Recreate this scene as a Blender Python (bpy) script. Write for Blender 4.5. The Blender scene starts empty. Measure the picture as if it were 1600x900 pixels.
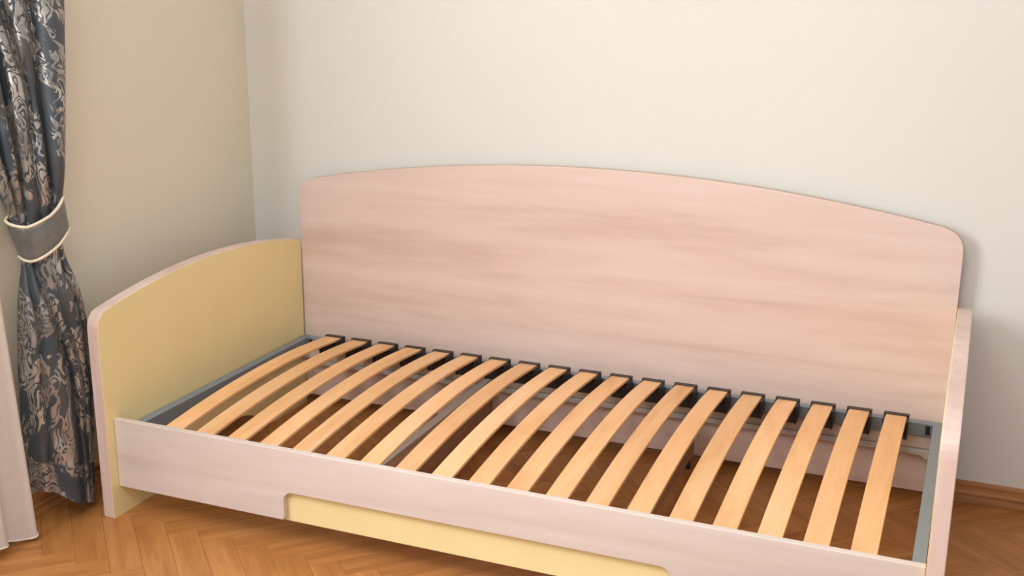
import bpy, bmesh, math, random
from mathutils import Vector, Matrix
random.seed(7)
S = bpy.context.scene
COL = S.collection

# ------------------------------------------------------------------ camera
CAM = (2.0570, -2.2603, 1.4231); YAW = 0.38640; PITCH = -0.26540; ROLL = 0.00676
F = Vector((-math.sin(YAW)*math.cos(PITCH), math.cos(YAW)*math.cos(PITCH), math.sin(PITCH)))
R = Vector((math.cos(YAW), math.sin(YAW), 0)); U = R.cross(F)
R2 = R*math.cos(ROLL)+U*math.sin(ROLL); U2 = -R*math.sin(ROLL)+U*math.cos(ROLL)
cd = bpy.data.cameras.new('camera'); cam = bpy.data.objects.new('camera', cd); COL.objects.link(cam)
m = Matrix((R2, U2, -F)).transposed().to_4x4(); m.translation = Vector(CAM); cam.matrix_world = m
cd.sensor_width = 36; cd.lens = 1811.23/1600*36; cd.clip_start = .05
S.camera = cam

# ------------------------------------------------------------------ light
w = bpy.data.worlds.new('world'); S.world = w; w.use_nodes = True
bg = w.node_tree.nodes['Background']; bg.inputs[0].default_value = (.93, .965, 1.0, 1); bg.inputs[1].default_value = .56
def area(name, loc, size, sizey, power, col, target):
    d = bpy.data.lights.new(name, 'AREA'); d.shape = 'RECTANGLE'; d.size = size; d.size_y = sizey; d.energy = power; d.color = col
    o = bpy.data.objects.new(name, d); COL.objects.link(o); o.location = loc
    o.rotation_euler = (Vector(target)-Vector(loc)).to_track_quat('-Z', 'Z').to_euler()
    return o
area('window_light', (-.07, -1.35, 1.62), 1.5, 1.6, 86, (.95, .98, 1.0), (2, -1.0, 1.35))
area('overhead_fill_light', (1.5, -1.9, 2.6), 1.1, 1.1, 36, (1.0, .985, .96), (1.1, 0, .4))  # added soft overhead fill standing in for ceiling bounce, not a lamp fixture
S.view_settings.view_transform = 'Standard'; S.view_settings.look = 'None'
S.view_settings.gamma = 1; S.view_settings.use_curve_mapping = False
S.view_settings.exposure = 0.07

# ------------------------------------------------------------------ helpers
def lin(r, g, b):
    f = lambda c: (c/255/12.92) if c/255 <= .04045 else ((c/255+.055)/1.055)**2.4
    return (f(r), f(g), f(b), 1)
class NT:
    def __init__(s, name, rough=.5, metal=0, spec=.5):
        s.m = bpy.data.materials.new(name); s.m.use_nodes = True; s.t = s.m.node_tree
        s.b = s.t.nodes['Principled BSDF']; s.b.inputs['Roughness'].default_value = rough
        s.b.inputs['Metallic'].default_value = metal; s.b.inputs['Specular IOR Level'].default_value = spec
    def n(s, typ, **kw):
        o = s.t.nodes.new(typ)
        for k, v in kw.items():
            if k in o.inputs: o.inputs[k].default_value = v
            else: setattr(o, k, v)
        return o
    def l(s, a, b): s.t.links.new(a, b)
    def coords(s, kind='Object', scale=(1,1,1), loc_socket=None, rot=(0,0,0)):
        tc = s.n('ShaderNodeTexCoord'); mp = s.n('ShaderNodeMapping'); mp.inputs['Scale'].default_value = scale
        mp.inputs['Rotation'].default_value = rot
        s.l(tc.outputs[kind], mp.inputs['Vector'])
        if loc_socket: s.l(loc_socket, mp.inputs['Location'])
        return mp.outputs[0]
    def ramp(s, sock, stops):
        r = s.n('ShaderNodeValToRGB'); e = r.color_ramp.elements
        while len(e) < len(stops): e.new(.5)
        for i, (p, c) in enumerate(stops): e[i].position = p; e[i].color = c
        s.l(sock, r.inputs[0]); return r.outputs[0]
    def mix(s, fac, a, b, blend='MIX'):
        x = s.n('ShaderNodeMix', data_type='RGBA', blend_type=blend)
        for sock, v in ((x.inputs[0], fac), (x.inputs[6], a), (x.inputs[7], b)):
            if hasattr(v, 'links'): s.l(v, sock)
            else: sock.default_value = v
        return x.outputs[2]
    def math(s, op, a, b=0.0, c=0.0, clamp=False):
        x = s.n('ShaderNodeMath', operation=op, use_clamp=clamp)
        for i, v in enumerate((a, b, c)):
            if hasattr(v, 'links'): s.l(v, x.inputs[i])
            else: x.inputs[i].default_value = v
        return x.outputs[0]
    def noise(s, vec, scale, detail=3, rough=.5, dist=0.0):
        x = s.n('ShaderNodeTexNoise'); x.inputs['Scale'].default_value = scale; x.inputs['Detail'].default_value = detail
        x.inputs['Roughness'].default_value = rough; x.inputs['Distortion'].default_value = dist
        s.l(vec, x.inputs['Vector']); return x.outputs['Fac']
    def color(s, sock):
        if hasattr(sock, 'links'): s.l(sock, s.b.inputs['Base Color'])
        else: s.b.inputs['Base Color'].default_value = sock
        return s
    def bump(s, sock, strength=.1, dist=.001):
        x = s.n('ShaderNodeBump'); x.inputs['Strength'].default_value = strength; x.inputs['Distance'].default_value = dist
        s.l(sock, x.inputs['Height']); s.l(x.outputs[0], s.b.inputs['Normal']); return s
def wood(name, dark, mid, light, scale, rough=.45, rnd=False, bump=.05, knots=True, spec=.4, hue=0.0):
    t = NT(name, rough, 0, spec)
    loc = None
    if rnd:
        oi = t.n('ShaderNodeObjectInfo'); cx = t.n('ShaderNodeCombineXYZ')
        for i in range(3): t.l(t.math('MULTIPLY', oi.outputs['Random'], 37.0*(i+1)), cx.inputs[i])
        loc = cx.outputs[0]
    v = t.coords('Object', scale, loc)
    a = t.noise(v, 1, 4, .55, .6); b = t.noise(v, 5, 3, .6, .3)
    f = t.math('ADD', t.math('MULTIPLY', a, .75), t.math('MULTIPLY', b, .25))
    c = t.ramp(f, [(.34, dark), (.5, mid), (.66, light)])
    if rnd:
        k = t.ramp(oi.outputs['Random'], [(0, (1-hue, 1-hue*1.15, 1-hue*1.35, 1)), (1, (1+hue*.4, 1+hue*.4, 1+hue*.4, 1))])
        c = t.mix(1.0, c, k, 'MULTIPLY')
    t.color(c).bump(b, bump)
    return t.m
def plain(name, c, rough=.5, metal=0, spec=.5, nscale=60, var=.03):
    t = NT(name, rough, metal, spec); n = t.noise(t.coords('Object'), nscale, 3)
    d = tuple(x*(1-var) for x in c[:3])+(1,); e = tuple(min(1, x*(1+var)) for x in c[:3])+(1,)
    t.color(t.ramp(n, [(.3, d), (.7, e)])).bump(n, .03); return t.m

M = {}
PD, PM, PL = lin(214,187,175), lin(228,203,193), lin(235,213,204)
M['pink_x'] = wood('whitewashed_wood', PD, PM, PL, (.9, 9, 9), .42)
M['pink_z'] = wood('whitewashed_wood_upright', PD, PM, PL, (9, 9, .9), .42)
M['pink_rail'] = wood('whitewashed_wood_rail', lin(210,197,189), lin(221,208,201), lin(228,217,211), (.9, 9, 9), .42)
M['edge'] = plain('tan_edge_band', lin(196,176,156), .5)
M['batten'] = wood('pale_batten', lin(196,176,160), lin(210,190,174), lin(220,202,188), (1.5, 20, 20), .6)
M['partition'] = wood('tan_partition_wood', lin(168,130,104), lin(184,146,118), lin(196,158,130), (9, .9, 9), .55)
M['yellow'] = plain('pale_yellow_laminate', lin(244,228,172), .42, 0, .4, 8, .015)
M['slat'] = wood('birch_slat', lin(226,172,118), lin(240,190,138), lin(246,202,156), (14, 1.6, 14), .45, True, .04, hue=.10)
M['cap'] = plain('black_plastic', lin(46,38,37), .42)
M['metal'] = plain('grey_painted_steel', lin(138,150,160), .4, .15)
M['tube'] = plain('grey_steel_tube', lin(205,200,195), .4, .1)
M['parquet'] = wood('oak_parquet', lin(166,110,58), lin(186,126,70), lin(200,142,84), (2.2, 26, 26), .33, True, .03, spec=.35, hue=.10)
M['seam'] = plain('dark_floor_seam', lin(150,98,56), .7)
M['oakbase'] = wood('oak_skirting', lin(150,98,54), lin(182,126,74), lin(200,146,94), (2, 30, 30), .45)
M['oakbase_y'] = wood('oak_skirting_left', lin(150,98,54), lin(182,126,74), lin(200,146,94), (30, 2, 30), .45)
def plaster(name, c):
    t = NT(name, .9, 0, .2); n = t.noise(t.coords('Object'), 2.2, 3); g = t.noise(t.coords('Object'), 260, 2)
    t.color(t.ramp(n, [(.3, tuple(x*.985 for x in c[:3])+(1,)), (.7, c)])).bump(g, .05, .0005); return t.m
M['wall'] = plaster('painted_wall', lin(233,231,225))
M['wall_l'] = plaster('painted_wall_warm_shade', lin(232,226,208))  # same paint as the back wall, its warm shade mixed into the colour
M['ceil'] = plaster('white_ceiling', lin(240,238,232))
M['white'] = plain('white_paint', lin(238,236,230), .4)
M['brass'] = plain('dull_brass', lin(150,130,95), .35, .8)
# damask fabric: raised silver acanthus scrolls on slate ground, mapped along the cloth (UV in metres)
def damask():
    t = NT('damask_cloth', .42, .25, .5)
    uv = t.coords('UV', (1, .75, 1))
    sep = t.n('ShaderNodeSeparateXYZ'); t.l(uv, sep.inputs[0])
    leaf = t.noise(uv, 21, .6, .5, 1.7)
    ln = t.math('ABSOLUTE', t.math('SUBTRACT', t.math('FRACT', t.math('MULTIPLY', leaf, 4.6)), .5))
    lines = t.ramp(ln, [(.17, (0,0,0,1)), (.24, (1,1,1,1))])
    med = t.math('ADD', t.noise(uv, 9, 0, .5, .3), t.math('MULTIPLY', t.math('SUBTRACT', leaf, .5), .5))
    mask = t.ramp(med, [(.43, (0,0,0,1)), (.46, (1,1,1,1))])
    pat = t.math('MULTIPLY', lines, mask)
    fine = t.noise(uv, 900, 1)
    base = t.ramp(t.noise(uv, 6, 2), [(.35, lin(66,77,86)), (.65, lin(84,86,86))])
    silver = t.ramp(t.noise(uv, 11, 2), [(.35, lin(146,141,134)), (.65, lin(196,191,184))])
    t.color(t.mix(pat, base, silver))
    t.l(t.ramp(pat, [(0, (.44,)*3+(1,)), (1, (.27,)*3+(1,))]), t.b.inputs['Roughness'])
    t.l(t.math('ADD', t.math('MULTIPLY', pat, .35), .2), t.b.inputs['Metallic'])
    t.bump(t.math('ADD', pat, t.math('MULTIPLY', fine, .2)), .35, .0012)
    return t.m
M['damask'] = damask()
def satin():
    t = NT('grey_satin', .38, .2, .5); n = t.noise(t.coords('Object', (1,1,1)), 30, 4); f = t.noise(t.coords('Object', (60,60,600)), 1, 2)
    t.color(t.ramp(n, [(.3, lin(104,106,106)), (.7, lin(128,126,122))])).bump(f, .1, .0006); return t.m
M['satin'] = satin()
M['piping'] = plain('cream_piping', lin(228,214,190), .5)
def sheer():
    t = NT('white_voile', .85, 0, .2); n = t.noise(t.coords('Object', (200,200,200)), 1, 2)
    t.color(t.ramp(n, [(.3, lin(244,237,232)), (.7, lin(250,245,241))]))
    tr = t.n('ShaderNodeBsdfTranslucent'); tr.inputs[0].default_value = lin(240,230,224); mx = t.n('ShaderNodeMixShader'); mx.inputs[0].default_value = .35
    out = t.t.nodes['Material Output']; t.l(t.b.outputs[0], mx.inputs[1]); t.l(tr.outputs[0], mx.inputs[2]); t.l(mx.outputs[0], out.inputs[0])
    return t.m
M['sheer'] = sheer()
def glass():
    t = NT('window_glass', .02, 0, .5); t.b.inputs['Transmission Weight'].default_value = 1; t.color((1,1,1,1)); return t.m
M['glass'] = glass()

def empty(name, loc=(0,0,0)):
    o = bpy.data.objects.new(name, None); o.empty_display_size = .1; o.location = loc; COL.objects.link(o); return o
def tag(o, label=None, cat=None, group=None, kind=None):
    for k, v in (('label', label), ('category', cat), ('group', group), ('kind', kind)):
        if v: o[k] = v
    return o
def obj(name, bm, mats, parent=None, bevel=0, smooth=False, seg=2):
    bmesh.ops.recalc_face_normals(bm, faces=bm.faces)
    me = bpy.data.meshes.new(name); bm.to_mesh(me); bm.free()
    for mm in (mats if isinstance(mats, (list, tuple)) else [mats]): me.materials.append(mm)
    if smooth:
        for p in me.polygons: p.use_smooth = True
    o = bpy.data.objects.new(name, me); COL.objects.link(o)
    if parent: o.parent = parent
    if bevel:
        b = o.modifiers.new('bevel', 'BEVEL'); b.width = bevel; b.segments = seg; b.limit_method = 'ANGLE'; b.angle_limit = math.radians(50)
        b.harden_normals = False
    return o
def box(bm, x0, x1, y0, y1, z0, z1, mi=0):
    v = [bm.verts.new(p) for p in ((x0,y0,z0),(x1,y0,z0),(x1,y1,z0),(x0,y1,z0),(x0,y0,z1),(x1,y0,z1),(x1,y1,z1),(x0,y1,z1))]
    for f in ((0,3,2,1),(4,5,6,7),(0,1,5,4),(1,2,6,5),(2,3,7,6),(3,0,4,7)):
        bm.faces.new([v[i] for i in f]).material_index = mi
    return bm
def B(*a): return box(bmesh.new(), *a)
def prism(pts, axis, a, b, mi_a=0, mi_b=0, mi_side=0):
    """closed outline pts (2-D) extruded along axis from a to b"""
    bm = bmesh.new()
    def P(p, c): return {'x': (c, p[0], p[1]), 'y': (p[0], c, p[1]), 'z': (p[0], p[1], c)}[axis]
    va = [bm.verts.new(P(p, a)) for p in pts]; vb = [bm.verts.new(P(p, b)) for p in pts]
    bm.faces.new(va).material_index = mi_a; bm.faces.new(vb[::-1]).material_index = mi_b
    n = len(pts)
    for i in range(n):
        f = bm.faces.new((va[i], vb[i], vb[(i+1) % n], va[(i+1) % n])); f.material_index = mi_side
    return bm
def arc(cx, cz, r, a0, a1, n=8):
    return [(cx+r*math.cos(math.radians(a0+(a1-a0)*i/n)), cz+r*math.sin(math.radians(a0+(a1-a0)*i/n))) for i in range(n+1)]
def tube(bm, pts, r, seg=8, closed=False):
    rings = []; n = len(pts)
    for i, p in enumerate(pts):
        a = Vector(pts[(i-1) % n] if closed or i else pts[0]); b = Vector(pts[(i+1) % n] if closed or i < n-1 else pts[-1])
        d = (b-a).normalized(); up = Vector((0,0,1)) if abs(d.z) < .9 else Vector((1,0,0))
        s = d.cross(up).normalized(); t = s.cross(d)
        rings.append([bm.verts.new(Vector(p)+s*r*math.cos(2*math.pi*k/seg)+t*r*math.sin(2*math.pi*k/seg)) for k in range(seg)])
    for i in range(n if closed else n-1):
        A, C = rings[i], rings[(i+1) % n]
        for k in range(seg): bm.faces.new((A[k], A[(k+1) % seg], C[(k+1) % seg], C[k]))
    if not closed: bm.faces.new(rings[0][::-1]); bm.faces.new(rings[-1])
    return bm
def grid(bm, rows, closed=False, uvf=None):
    V = [[bm.verts.new(p) for p in r] for r in rows]
    uvl = bm.loops.layers.uv.verify() if uvf else None
    for i in range(len(V)-1):
        n = len(V[i])
        for j in range(n if closed else n-1):
            q = ((i,j),(i,(j+1) % n),(i+1,(j+1) % n),(i+1,j))
            f = bm.faces.new([V[a][b] for a, b in q])
            if uvl:
                jj = (j, j+1, j+1, j)
                for lp, (a, _), c in zip(f.loops, q, jj): lp[uvl].uv = uvf(a, c)
    return V
def link(o, parent): COL.objects.link(o); o.parent = parent; return o

# ------------------------------------------------------------------ setting
XL, YW, XR, YF, ZC = -.2144, .995, 4.0, -3.6, 2.7
# floor: dark bedding layer under herringbone parquet blocks
floor = tag(obj('floor', B(XL-.15, XR, YF, YW+.15, -.04, -.004), M['seam']), kind='structure')
def clip(poly, nx, ny, c):     # keep nx*x+ny*y<=c
    out = []
    for i in range(len(poly)):
        a, b = poly[i-1], poly[i]; da = nx*a[0]+ny*a[1]-c; db = nx*b[0]+ny*b[1]-c
        if (da <= 0) != (db <= 0):
            t = da/(da-db); out.append((a[0]+(b[0]-a[0])*t, a[1]+(b[1]-a[1])*t))
        if db <= 0: out.append(b)
    return out
BW, BN = .076, 4; ANG = math.radians(-45); OX, OY = .0806, -.0468
ca, sa = math.cos(ANG), math.sin(ANG)
def to_world(u, v): return (OX+(u*ca-v*sa), OY+(u*sa+v*ca))
blocks = []
for j in range(-60, 60):
    for i in range(-12, 12):
        for kind in (0, 1):
            if kind == 0: u0, v0, u1, v1 = j+2*BN*i, j, j+2*BN*i+BN, j+1
            else: u0, v0, u1, v1 = j+2*BN*i+BN, j-BN+1, j+2*BN*i+BN+1, j+1
            c = to_world((u0+u1)/2*BW, (v0+v1)/2*BW)
            if c[0] < XL-.2 or c[0] > 3.6 or c[1] > YW+.2 or c[1] < -2.6: continue
            blocks.append((kind, c))
def weight(c): # nearness to the part of the floor the photograph shows
    x, y = c
    if y > -.03-.0 and x < 2.45: return 0
    ymin = -.42+.42*max(x, 0)
    if y > ymin-.15 and x < 2.5: return 1+(0 - y)*.1
    return 5+abs(y)+max(0, x-2.5)
blocks.sort(key=lambda b: weight(b[1]))
h = BN*BW/2-.00015; g = BW/2-.00015
def block_bm(bm, c, kind, local):
    """one block with a fine chamfer; local=True builds it about its own origin with the grain along x"""
    a = ANG+(math.pi/2 if kind else 0); cc, ss = math.cos(a), math.sin(a)
    poly = [(-h,-g),(h,-g),(h,g),(-h,g)]
    wp = [(c[0]+x*cc-y*ss, c[1]+x*ss+y*cc) for x, y in poly]
    full = all(XL < x and y < YW for x, y in wp)
    if not full:
        wp = clip(clip(wp, -1, 0, -(XL+.001)), 0, 1, YW-.001)
        if len(wp) < 3: return None, False
    if local: wp = [((x-c[0])*cc+(y-c[1])*ss, -(x-c[0])*ss+(y-c[1])*cc) for x, y in wp]
    ox = sum(p[0] for p in wp)/len(wp); oy = sum(p[1] for p in wp)/len(wp)
    ins = [(x+(ox-x)*.0004/max(abs(ox-x), .02), y+(oy-y)*.0004/max(abs(oy-y), .02)) for x, y in wp]
    lo = [bm.verts.new((x, y, -.004)) for x, y in wp]; mi = [bm.verts.new((x, y, -.0007)) for x, y in wp]; hi = [bm.verts.new((x, y, 0)) for x, y in ins]
    n = len(wp); bm.faces.new(hi); bm.faces.new(lo[::-1])
    for A, C in ((lo, mi), (mi, hi)):
        for k in range(n): bm.faces.new((A[k], A[(k+1) % n], C[(k+1) % n], C[k]))
    return bm, full
full_mesh = None; rest = bmesh.new()
for idx, (kind, c) in enumerate(blocks):
    if idx < 295:
        a = ANG+(math.pi/2 if kind else 0)
        bm = bmesh.new(); r, full = block_bm(bm, c, kind, True)
        if r is None: bm.free(); continue
        if full and full_mesh:
            bm.free(); o = bpy.data.objects.new('parquet_block', full_mesh); COL.objects.link(o); o.parent = floor
        else:
            o = obj('parquet_block', bm, M['parquet'], floor)
            if full: full_mesh = o.data
        o.location = (c[0], c[1], random.uniform(-.0002, .0002)); o.rotation_euler = (0, 0, a)
    else: block_bm(rest, c, kind, False)
tag(obj('parquet_blocks_beyond', rest, M['parquet'], floor), kind='stuff')
# walls
tag(obj('wall_back', B(XL-.15, XR, YW, YW+.15, -.04, ZC), M['wall']), kind='structure')
WY0, WY1, WZ0, WZ1 = -2.05, -.62, .85, 2.3
bm = bmesh.new()
for a in ((YF, WY0, -.04, ZC), (WY1, YW, -.04, ZC), (WY0, WY1, -.04, WZ0), (WY0, WY1, WZ1, ZC)):
    box(bm, XL-.15, XL, *a)
tag(obj('wall_left', bm, M['wall_l']), kind='structure')
tag(obj('ceiling', B(XL-.15, XR, YF, YW+.15, ZC, ZC+.1), M['ceil']), kind='structure')
win = tag(empty('window_1', (XL-.09, (WY0+WY1)/2, WZ0)), kind='structure')
bm = bmesh.new(); hw = (WY1-WY0)/2; hh = WZ1-WZ0
for a in ((-hw, hw, 0, .06), (-hw, hw, hh-.06, hh), (-hw, -hw+.06, .06, hh-.06), (hw-.06, hw, .06, hh-.06), (-.035, .035, .06, hh-.06)): box(bm, -.03, .03, *a)
obj('window_frame', bm, M['white'], win, .003)
for s in (0, 1):
    obj('pane', B(-.004, .004, (-hw+.06 if s == 0 else .035), (-.035 if s == 0 else hw-.06), .06, hh-.06), M['glass'], win)
obj('window_sill', B(.031, .13, -hw-.04, hw+.04, -.03, 0), M['white'], win, .004)
# skirting
def skirt(name, prof, axis, a, b, mat): tag(obj(name, prism(prof, axis, a, b), mat, None, .0008), kind='structure')
pr = [(0,0), (.021,0), (.021,.006), (.017,.017), (.0155,.022), (.0165,.026), (.0155,.030), (.0125,.034), (.0125,.052), (.009,.058), (.004,.060), (0,.060)]
skirt('baseboard_back', [(YW-a, z) for a, z in pr], 'x', XL+.001, XR, M['oakbase'])
skirt('baseboard_left', [(XL+a, z) for a, z in pr], 'y', YF, YW-.022, M['oakbase_y'])

# ------------------------------------------------------------------ daybed
L, D, TP, PF = 2.04, .939, .035, .028
bed = tag(empty('daybed', (L/2, D/2, 0)), 'pale pink whitewashed wooden daybed with tall arched backboard and yellow inner end faces', 'bed')
def child(o): # keep world placement under the shifted empties
    o.matrix_parent_inverse = Matrix.Translation(-o.parent.location); return o
def ztop(y): return .621-.22*(y-.46)**2
prof = [(-PF, 0)]
prof += [(-PF, .525)]
prof += [(-PF+.0015, .541), (-PF+.006, .554), (-PF+.014, .565), (-PF+.026, .5735)]
y = .012
while y < D-.001: prof.append((y, ztop(y))); y += .03
prof += [(D-.001, ztop(D)), (D-.001, 0), (.72, 0)]
for k in range(1, 24):
    u = 1-2*k/24; yy = .49+.22*u; prof.append((yy, .085*(1-abs(u)**2.5)))
prof.append((.26, 0))
for x0, x1, s in ((-TP, -.0012, 1), (L+.0012, L+TP, -1)):
    p = child(obj('end_panel', prism(prof, 'x', x0, x1), M['pink_z'], bed, .0022, seg=3))
    cy, cz = .45, .3
    inner = [(cy+(a-cy)*.9985, max(0.0, b)-(.0022 if b > .2 else 0)) for a, b in prof]
    f = obj('yellow_face', prism(inner, 'x', -.0012 if s > 0 else L, 0 if s > 0 else L+.0012), M['yellow'], p)
    f['label'] = 'pale yellow laminate inner face'
    f.matrix_parent_inverse = p.matrix_world.inverted() if False else Matrix()
# backboard
def btop(x): return .8735-.1*(x-1.035)**2
bp = [(.002, .028), (2.038, .028), (2.038, .712), (2.0365, .733), (2.030, .752), (2.019, .7665), (2.003, .7755)]
x = 1.985
while x > .06: bp.append((x, btop(x))); x -= .035
bp += [(.045, .7745), (.026, .766), (.012, .752), (.0045, .734), (.002, .712)]
bb = child(obj('backboard', prism(bp, 'y', D, D+.022, 0, 0, 1), [M['pink_x'], M['edge']], bed, .0022, seg=2))
# front rail with the cut-out along its foot
rz0, rz1 = .084, .2765; cx0, cx1, ct = .5205, 1.5195, .162
rp = [(.001, rz0), (.001, rz1), (L-.001, rz1), (L-.001, rz0)]
rp += arc(cx1+.008, rz0+.008, .008, 270, 180, 4)
rp += arc(cx1-.028, ct-.028, .028, 0, 90, 8)
rp += arc(cx0+.026, ct-.026, .026, 90, 180, 8)
rp += arc(cx0-.008, rz0+.008, .008, 0, -90, 4)
rail = child(obj('front_rail', prism(rp, 'y', 0, .018, 0, 0, 0), [M['pink_rail']], bed, .0018, seg=2))
yp = child(obj('recessed_panel', B(.506, 1.534, .0185, .0345, .0755, .215), M['yellow'], bed, .001))
yp['label'] = 'pale yellow panel behind the cut-out'
child(obj('support_batten', B(.001, L-.001, .916, D-.0005, .166, .2035), M['batten'], bed, .001))
bm = bmesh.new(); box(bm, .03, 2.006, .906, .9165, .151, .1655)
child(obj('metal_ledge', bm, M['tube'], bed, .0015))
bm = prism([(1.955,.165), (2.008,.165), (2.012,.160), (2.012,.142), (1.998,.142), (1.985,.152), (1.955,.153)], 'y', .898, .9055)
bk = child(obj('bracket', bm, M['tube'], bed, .001)); bk['label'] = 'grey metal corner bracket'
for xx in (.692, 1.3485):
    q = child(obj('cross_partition', B(xx-.016, xx, .28, D-.0005, .03, .150), M['partition'], bed, .001))
    for yy in (.31, .90):
        bm = bmesh.new(); tube(bm, [(xx-.008, yy, 0), (xx-.008, yy, .0299)], .0075, 12)
        gl = obj('foot', bm, M['cap'], q); gl['label'] = 'small black foot'

# ------------------------------------------------------------------ slatted base (lifts out of the bed)
base = tag(empty('slatted_bed_base', (L/2, .47, .205)), 'grey metal bed base with nineteen bowed birch slats in black holders, lying inside the daybed', 'bed base')
FY0, FY1, FX0, FX1, FZ0, FZ1 = .020, .932, .003, L-.003, .2045, .242
def angle_bar(along, a, b, o, inn, z0, z1, t=.003):
    """L-section: flat top flange from o to inn, vertical web at the inner edge"""
    s = 1 if inn > o else -1
    pts = [(o, z1), (inn, z1), (inn, z0), (inn-s*t, z0), (inn-s*t, z1-t), (o, z1-t)]
    return prism(pts, 'x' if along == 'x' else 'y', a, b)
bm = angle_bar('x', FX0+.028, FX1-.028, FY1, FY1-.024, FZ0, FZ1); child(obj('long_rail', bm, M['metal'], base, .001))
bm = angle_bar('x', FX0+.028, FX1-.028, FY0, FY0+.022, .200, .221); child(obj('long_rail', bm, M['metal'], base, .001))
bm = angle_bar('y', FY0, FY1, FX0, FX0+.0275, FZ0, FZ1); child(obj('end_rail', bm, M['metal'], base, .001))
bm = angle_bar('y', FY0, FY1, FX1, FX1-.0275, FZ0, FZ1); child(obj('end_rail', bm, M['metal'], base, .001))
o = child(obj('cross_bar', B(.690, .718, .0425, .9045, .190, .2035), M['tube'], base, .004, seg=3)); o['label'] = 'flat grey steel cross bar'
for xx in (FX0+.034, FX1-.046):
    o = child(obj('corner_plug', B(xx, xx+.012, .9035, .9075, .212, .238), M['cap'], base, .001)); o['label'] = 'black plastic corner plug'
SW, SY0, SY1, ST = .054, .028, .858, .0075
def sz(y): return .2940-(.125 if y < .52 else .165)*(y-.52)**2
bm = bmesh.new(); rows = []
N = 22
for i in range(N+1):
    yy = SY0+(SY1-SY0)*i/N; z = sz(yy)-.24
    rows.append([(0, yy, z-ST), (0, yy, z-.0012), (.0012, yy, z), (SW-.0012, yy, z), (SW, yy, z-.0012), (SW, yy, z-ST)])
V = grid(bm, rows, True)
bm.faces.new(V[0][::-1]); bm.faces.new(V[-1])
slat_o = obj('slat', bm, M['slat']); slat_me = slat_o.data; bpy.data.objects.remove(slat_o)
def cap_back():
    bm = bmesh.new(); a, b = -.0062, SW+.0062; z0 = -.018
    box(bm, a, b, .8590, .8700, z0, .0385)           # closed end of the holder
    box(bm, a+.006, b-.006, .8700, .9040, z0, .0060) # clip reaching into the steel rail
    box(bm, a, -.0008, .815, .8590, z0, .0345); box(bm, SW+.0008, b, .815, .8590, z0, .0345)
    box(bm, -.0008, SW+.0008, .820, .8590, z0, .0225)
    box(bm, a, b, .8505, .8590, .0365, .0390)        # lip over the slat end
    return bm
def cap_front():
    bm = bmesh.new(); a, b = -.0062, SW+.0062
    box(bm, a, b, .0195, .0275, -.0185, .0240)
    box(bm, a, -.0008, .0275, .060, -.0185, .0150); box(bm, SW+.0008, b, .0275, .060, -.0185, .0150)
    box(bm, -.0008, SW+.0008, .0275, .060, -.0185, .010)
    return bm
cb = obj('slat_holder', cap_back(), M['cap'], None, .0012); cf = obj('slat_holder', cap_front(), M['cap'], None, .0012)
for i in range(19):
    s = bpy.data.objects.new('slat', slat_me); link(s, base)
    s.location = (.1383+i*.09724-L/2, -.47, .24-.205)
    for src in (cb, cf):
        c = src if i == 0 else src.copy()
        if i: COL.objects.link(c)
        c.parent = s
        if i == 0: c['label'] = 'black plastic slat holder'
        else: c['label'] = 'black plastic slat holder'

# ------------------------------------------------------------------ drape
C0 = Vector((-.125, -.035, 0)); T = Vector((.5, .866, 0)); NN = Vector((.866, -.5, 0))
def plan(t, n):
    p = C0+T*t
    tx = T.copy(); nn = NN.copy()
    if t < -.05:      # the cloth turns to run along the window wall
        k = -(t+.05); bend = min(1, k/.12); ang = math.radians(60+28*bend)
        steps = 10; p = C0+T*(-.05); d = k/steps
        for q in range(steps):
            kk = d*(q+.5); a = math.radians(60+28*min(1, kk/.12)); p = p-Vector((math.cos(a), math.sin(a), 0))*d
        nn = Vector((math.sin(ang), -math.cos(ang), 0))
    return p+nn*n
ROWS = [
 (2.44, [-.62,-.44,-.30,-.17,-.03,.11]),
 (1.70, [-.45,-.29,-.185,-.10,-.005,.10]),
 (1.352,[-.34,-.20,-.121,-.068,.002,.093]),
 (1.250,[-.28,-.17,-.103,-.048,.003,.084]),
 (1.181,[-.23,-.153,-.091,-.031,.003,.079]),
 (1.106,[-.19,-.14,-.085,-.024,.005,.072]),
 (.988, [-.145,-.111,-.070,-.028,.006,.059]),
 (.900, [-.115,-.088,-.060,-.026,.009,.048]),
 (.827, [-.091,-.071,-.054,-.022,.010,.037]),
 (.770, [-.078,-.066,-.052,-.018,.014,.032]),
 (.712, [-.069,-.062,-.051,-.013,.018,.034]),
 (.645, [-.088,-.065,-.040,-.005,.030,.060]),
 (.553, [-.100,-.061,-.017,.018,.054,.074]),
 (.451, [-.110,-.064,.005,.036,.061,.077]),
 (.347, [-.116,-.064,.021,.046,.066,.075]),
 (.242, [-.120,-.066,.018,.040,.060,.069]),
 (.136, [-.118,-.070,.021,.041,.054,.061]),
 (.000, [-.116,-.072,.023,.038,.049,.054])]
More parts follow.
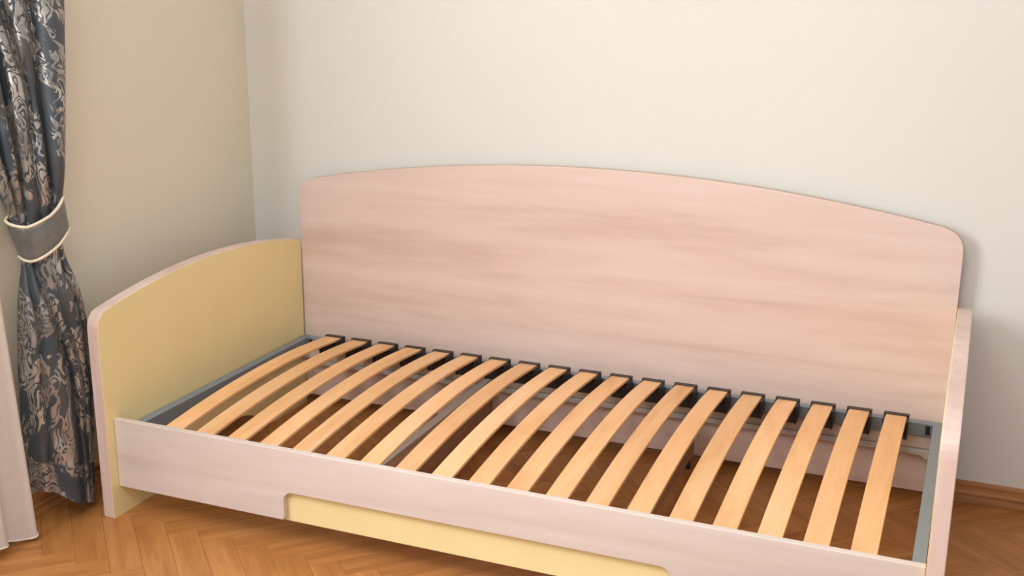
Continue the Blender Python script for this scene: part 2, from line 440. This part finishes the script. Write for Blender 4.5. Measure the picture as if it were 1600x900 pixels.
# how deep each crease between lobes is: (z, [c1,c2,c3,c4])
DEPTH = [(2.44,[1,1,1,1]), (1.2,[1,1,.8,1]), (.95,[.9,1,.35,1]), (.8,[.9,1,.2,1]), (.72,[.8,.9,.2,.8]), (.6,[.55,1,.2,.8]), (.45,[.3,1,.15,.7]), (.2,[.3,1,.12,.6]), (0,[.35,1,.12,.5])]
def interp(tab, z):
    for (za, a), (zb, b) in zip(tab, tab[1:]):
        if z >= zb:
            f = (za-z)/(za-zb); f = max(0, f); return [p+(q-p)*f for p, q in zip(a, b)]
    return list(tab[-1][1])
def smooth_interp(tab, z): # light smoothing of the table
    acc = None
    for dz in (-.03, -.015, 0, .015, .03):
        r = interp(tab, min(max(z+dz, 0), tab[0][0])); acc = r if acc is None else [p+q for p, q in zip(acc, r)]
    return [p/5 for p in acc]
HEM = [(-.13,.118), (-.116,.113), (-.05,.085), (-.019,.060), (.018,.034), (.05,.022), (.08,.022)]
def hem(t):
    for (a, za), (b, zb) in zip(HEM, HEM[1:]):
        if t <= b: return za+(zb-za)*max(0, (t-a)/(b-a))
    return .022
def profile(z, nf=110, nb=26):
    b = smooth_interp(ROWS, z); dep = smooth_interp(DEPTH, z); dep = [1]+dep+[1]
    out = []; l, r = b[0], b[-1]; tot = r-l; gat = min(1, max(0, (abs(z-.77)-.03)/.12))
    for i in range(nf):
        t = l+tot*i/(nf-1)
        k = 0
        while k < 4 and t > b[k+1]: k += 1
        f = (t-b[k])/(b[k+1]-b[k]); f = min(1, max(0, f))
        amp = min(.034+.012*gat, (.62+.35*gat)*(b[k+1]-b[k]))*(.72+.28*gat)
        hgt = max(0, 1-(2*f-1)**2)**.55
        fl = (1-dep[k])*(1-f)**2+(1-dep[k+1])*f**2
        hgt = hgt+(1-hgt)*fl*.9
        F_ = (t-l)/tot; env = max(0, math.sin(math.pi*F_))**.6
        wr = .0022*math.sin(7*z*3.1+t*60+k*2)+.0013*math.sin(31*z+90*t)+.001*math.sin(63*z-40*t+k)
        n = amp*hgt+(.02*env if z < 1.0 else .02*env*max(.35, 1-(z-1)*2))+wr*env*(.4+.6*gat)
        out.append((t, n))
    for i in range(1, nb+1):
        F_ = 1-i/(nb+1); t = l+tot*F_
        out.append((t, -.020*max(0, math.sin(math.pi*F_))**.5*(1 if z < 1 else .6)-.0))
    return out
zs = [2.44-.05*i for i in range(20)]; zs = [z for z in zs if z > 1.46]
z = 1.45
while z > .13: zs.append(z); z -= .011
lows = [.12, .10, .08, .06, .04, .02, 0]
rows = []; arcs = []
for z in zs+lows:
    pf = profile(z); r = []
    for t, n in pf:
        p = plan(t, n)
        zz = z
        if z < .30: # lower edge sweeps up towards the window
            hm = hem(t); zz = hm+(z)*(.30-hm)/.30
        p.z = zz; r.append(p)
    rows.append(r)
    a = [0]
    for q in range(1, len(r)): a.append(a[-1]+(Vector(r[q][:2])-Vector(r[q-1][:2])).length)
    mid = a[55]; arcs.append([q-mid for q in a]+[a[-1]-mid+.01])
bm = bmesh.new()
grid(bm, rows, True, lambda i, j: (arcs[i][j]*1.6, rows[i][0].z if i < len(zs) else (zs+lows)[i]))
dr = tag(obj('drape', bm, M['damask'], None, 0, True), 'slate grey damask drape with silver leaf scrolls, gathered and hanging left of the daybed', 'curtain')
# tieback
topz = [(180,.820),(165,.814),(150,.811),(135,.810),(120,.810),(105,.815),(90,.822),(75,.831),(60,.844),(45,.856),(30,.865),(15,.868),(0,.870)]
botz = [(180,.724),(165,.721),(150,.719),(135,.720),(120,.724),(105,.731),(90,.742),(75,.754),(60,.767),(45,.777),(30,.783),(15,.786),(0,.787)]
def zat(tab, d):
    if d > 180: # behind: from the left end back up to the right end
        f = (d-180)/180; f = f*f*(3-2*f); return tab[0][1]*(1-f)+tab[-1][1]*f
    for (a, za), (b, zb) in zip(tab, tab[1:]):
        if d >= b: return za+(zb-za)*(a-d)/(a-b)
    return tab[-1][1]
def ring(f, off=0.0):
    pts = []
    for k in range(72):
        d = 5*k; a = math.radians(d)
        tc = -.0275*(1-f)+-.012*f; aa = .0695*(1-f)+.0615*f+off; bf = .064+off-.003*f; bk_ = .036+off
        bulge = .0025*math.sin(math.pi*f)
        n = (bf+bulge if d <= 180 else bk_)*math.sin(a)
        # the band follows the cloth less strictly: soften the flat back
        p = C0+T*(tc+aa*math.cos(a))+NN*n
        p.z = zat(topz, d)*(1-f)+zat(botz, d)*f
        p.z += .0012*math.sin(d*.09+f*5)
        pts.append(p)
    return pts
tb = tag(empty('curtain_tieback', (-.14, -.05, .78)), 'plain grey satin curtain band with cream piping tied round the damask drape', 'curtain tieback')
bm = bmesh.new(); outer = [ring(i/8, .002) for i in range(9)]; inner = [ring(i/8, 0) for i in range(8, -1, -1)]
grid(bm, outer+inner+[outer[0]], True); bmesh.ops.remove_doubles(bm, verts=bm.verts, dist=1e-6)
child(obj('band', bm, M['satin'], tb, 0, True))
for f in (0, 1):
    bm = bmesh.new(); tube(bm, ring(f, .0015), .0042, 8, True)
    child(obj('piping', bm, M['piping'], tb, 0, True))

# ------------------------------------------------------------------ sheer
def sheer_pt(s, z):
    # s: metres along the rail from the bedside edge towards the window
    yedge = -.190-.055*min(z, .7)-.01*(max(z-.7, 0))
    zl = min(z, 1)
    x = -.112+.013*math.sin(s*58+.6+zl*.5)+.005*math.sin(s*131)*(1-.3*zl)
    if s < .02: x -= .008*(1-s/.02)
    return Vector((x, yedge-s, z))
n = 260; ss = [1.55*(i/n)**1.25 for i in range(n+1)]
levels = [.0]+[.004+.02*i for i in range(8)]+[.2+.1*i for i in range(23)]
def zmap(s, z):
    low = .006+.010*max(0, 1-s/.03)+.022*(1-math.cos(min(s, 3)*24))*(.5)
    return low+z*(2.42-low)/2.42
bm = bmesh.new()
grid(bm, [[(lambda p: Vector((p.x, p.y, zmap(s, z))))(sheer_pt(s, z)) for s in ss] for z in levels])
sh = obj('sheer_curtain', bm, M['sheer'], None, 0, True); so = sh.modifiers.new('thick', 'SOLIDIFY'); so.thickness = .0012
tag(sh, 'white sheer voile curtain falling to the floor at the left edge', 'curtain')
bm = bmesh.new(); tube(bm, [Vector((sheer_pt(s, 0).x, sheer_pt(s, 0).y, zmap(s, 0)+.002)) for s in ss[::2]], .0022, 6)
hm = obj('hem', bm, M['white'], sh, 0, True)
# rod that both curtains hang from (above the frame)
rod = tag(empty('curtain_rod', (-.145, -.9, 2.5)), 'slim double curtain rod on the window wall above the curtains', 'curtain rod')
for xx in (-.165, -.112):
    bm = bmesh.new(); tube(bm, [(xx, -2.3, 2.455), (xx, -1, 2.455), (xx, .25, 2.455)], .011, 12); child(obj('rod', bm, M['brass'], rod, 0, True))
for yy in (-2.2, .2):
    child(obj('bracket', B(XL, -.10, yy-.01, yy+.01, 2.4665, 2.485), M['brass'], rod, .002))
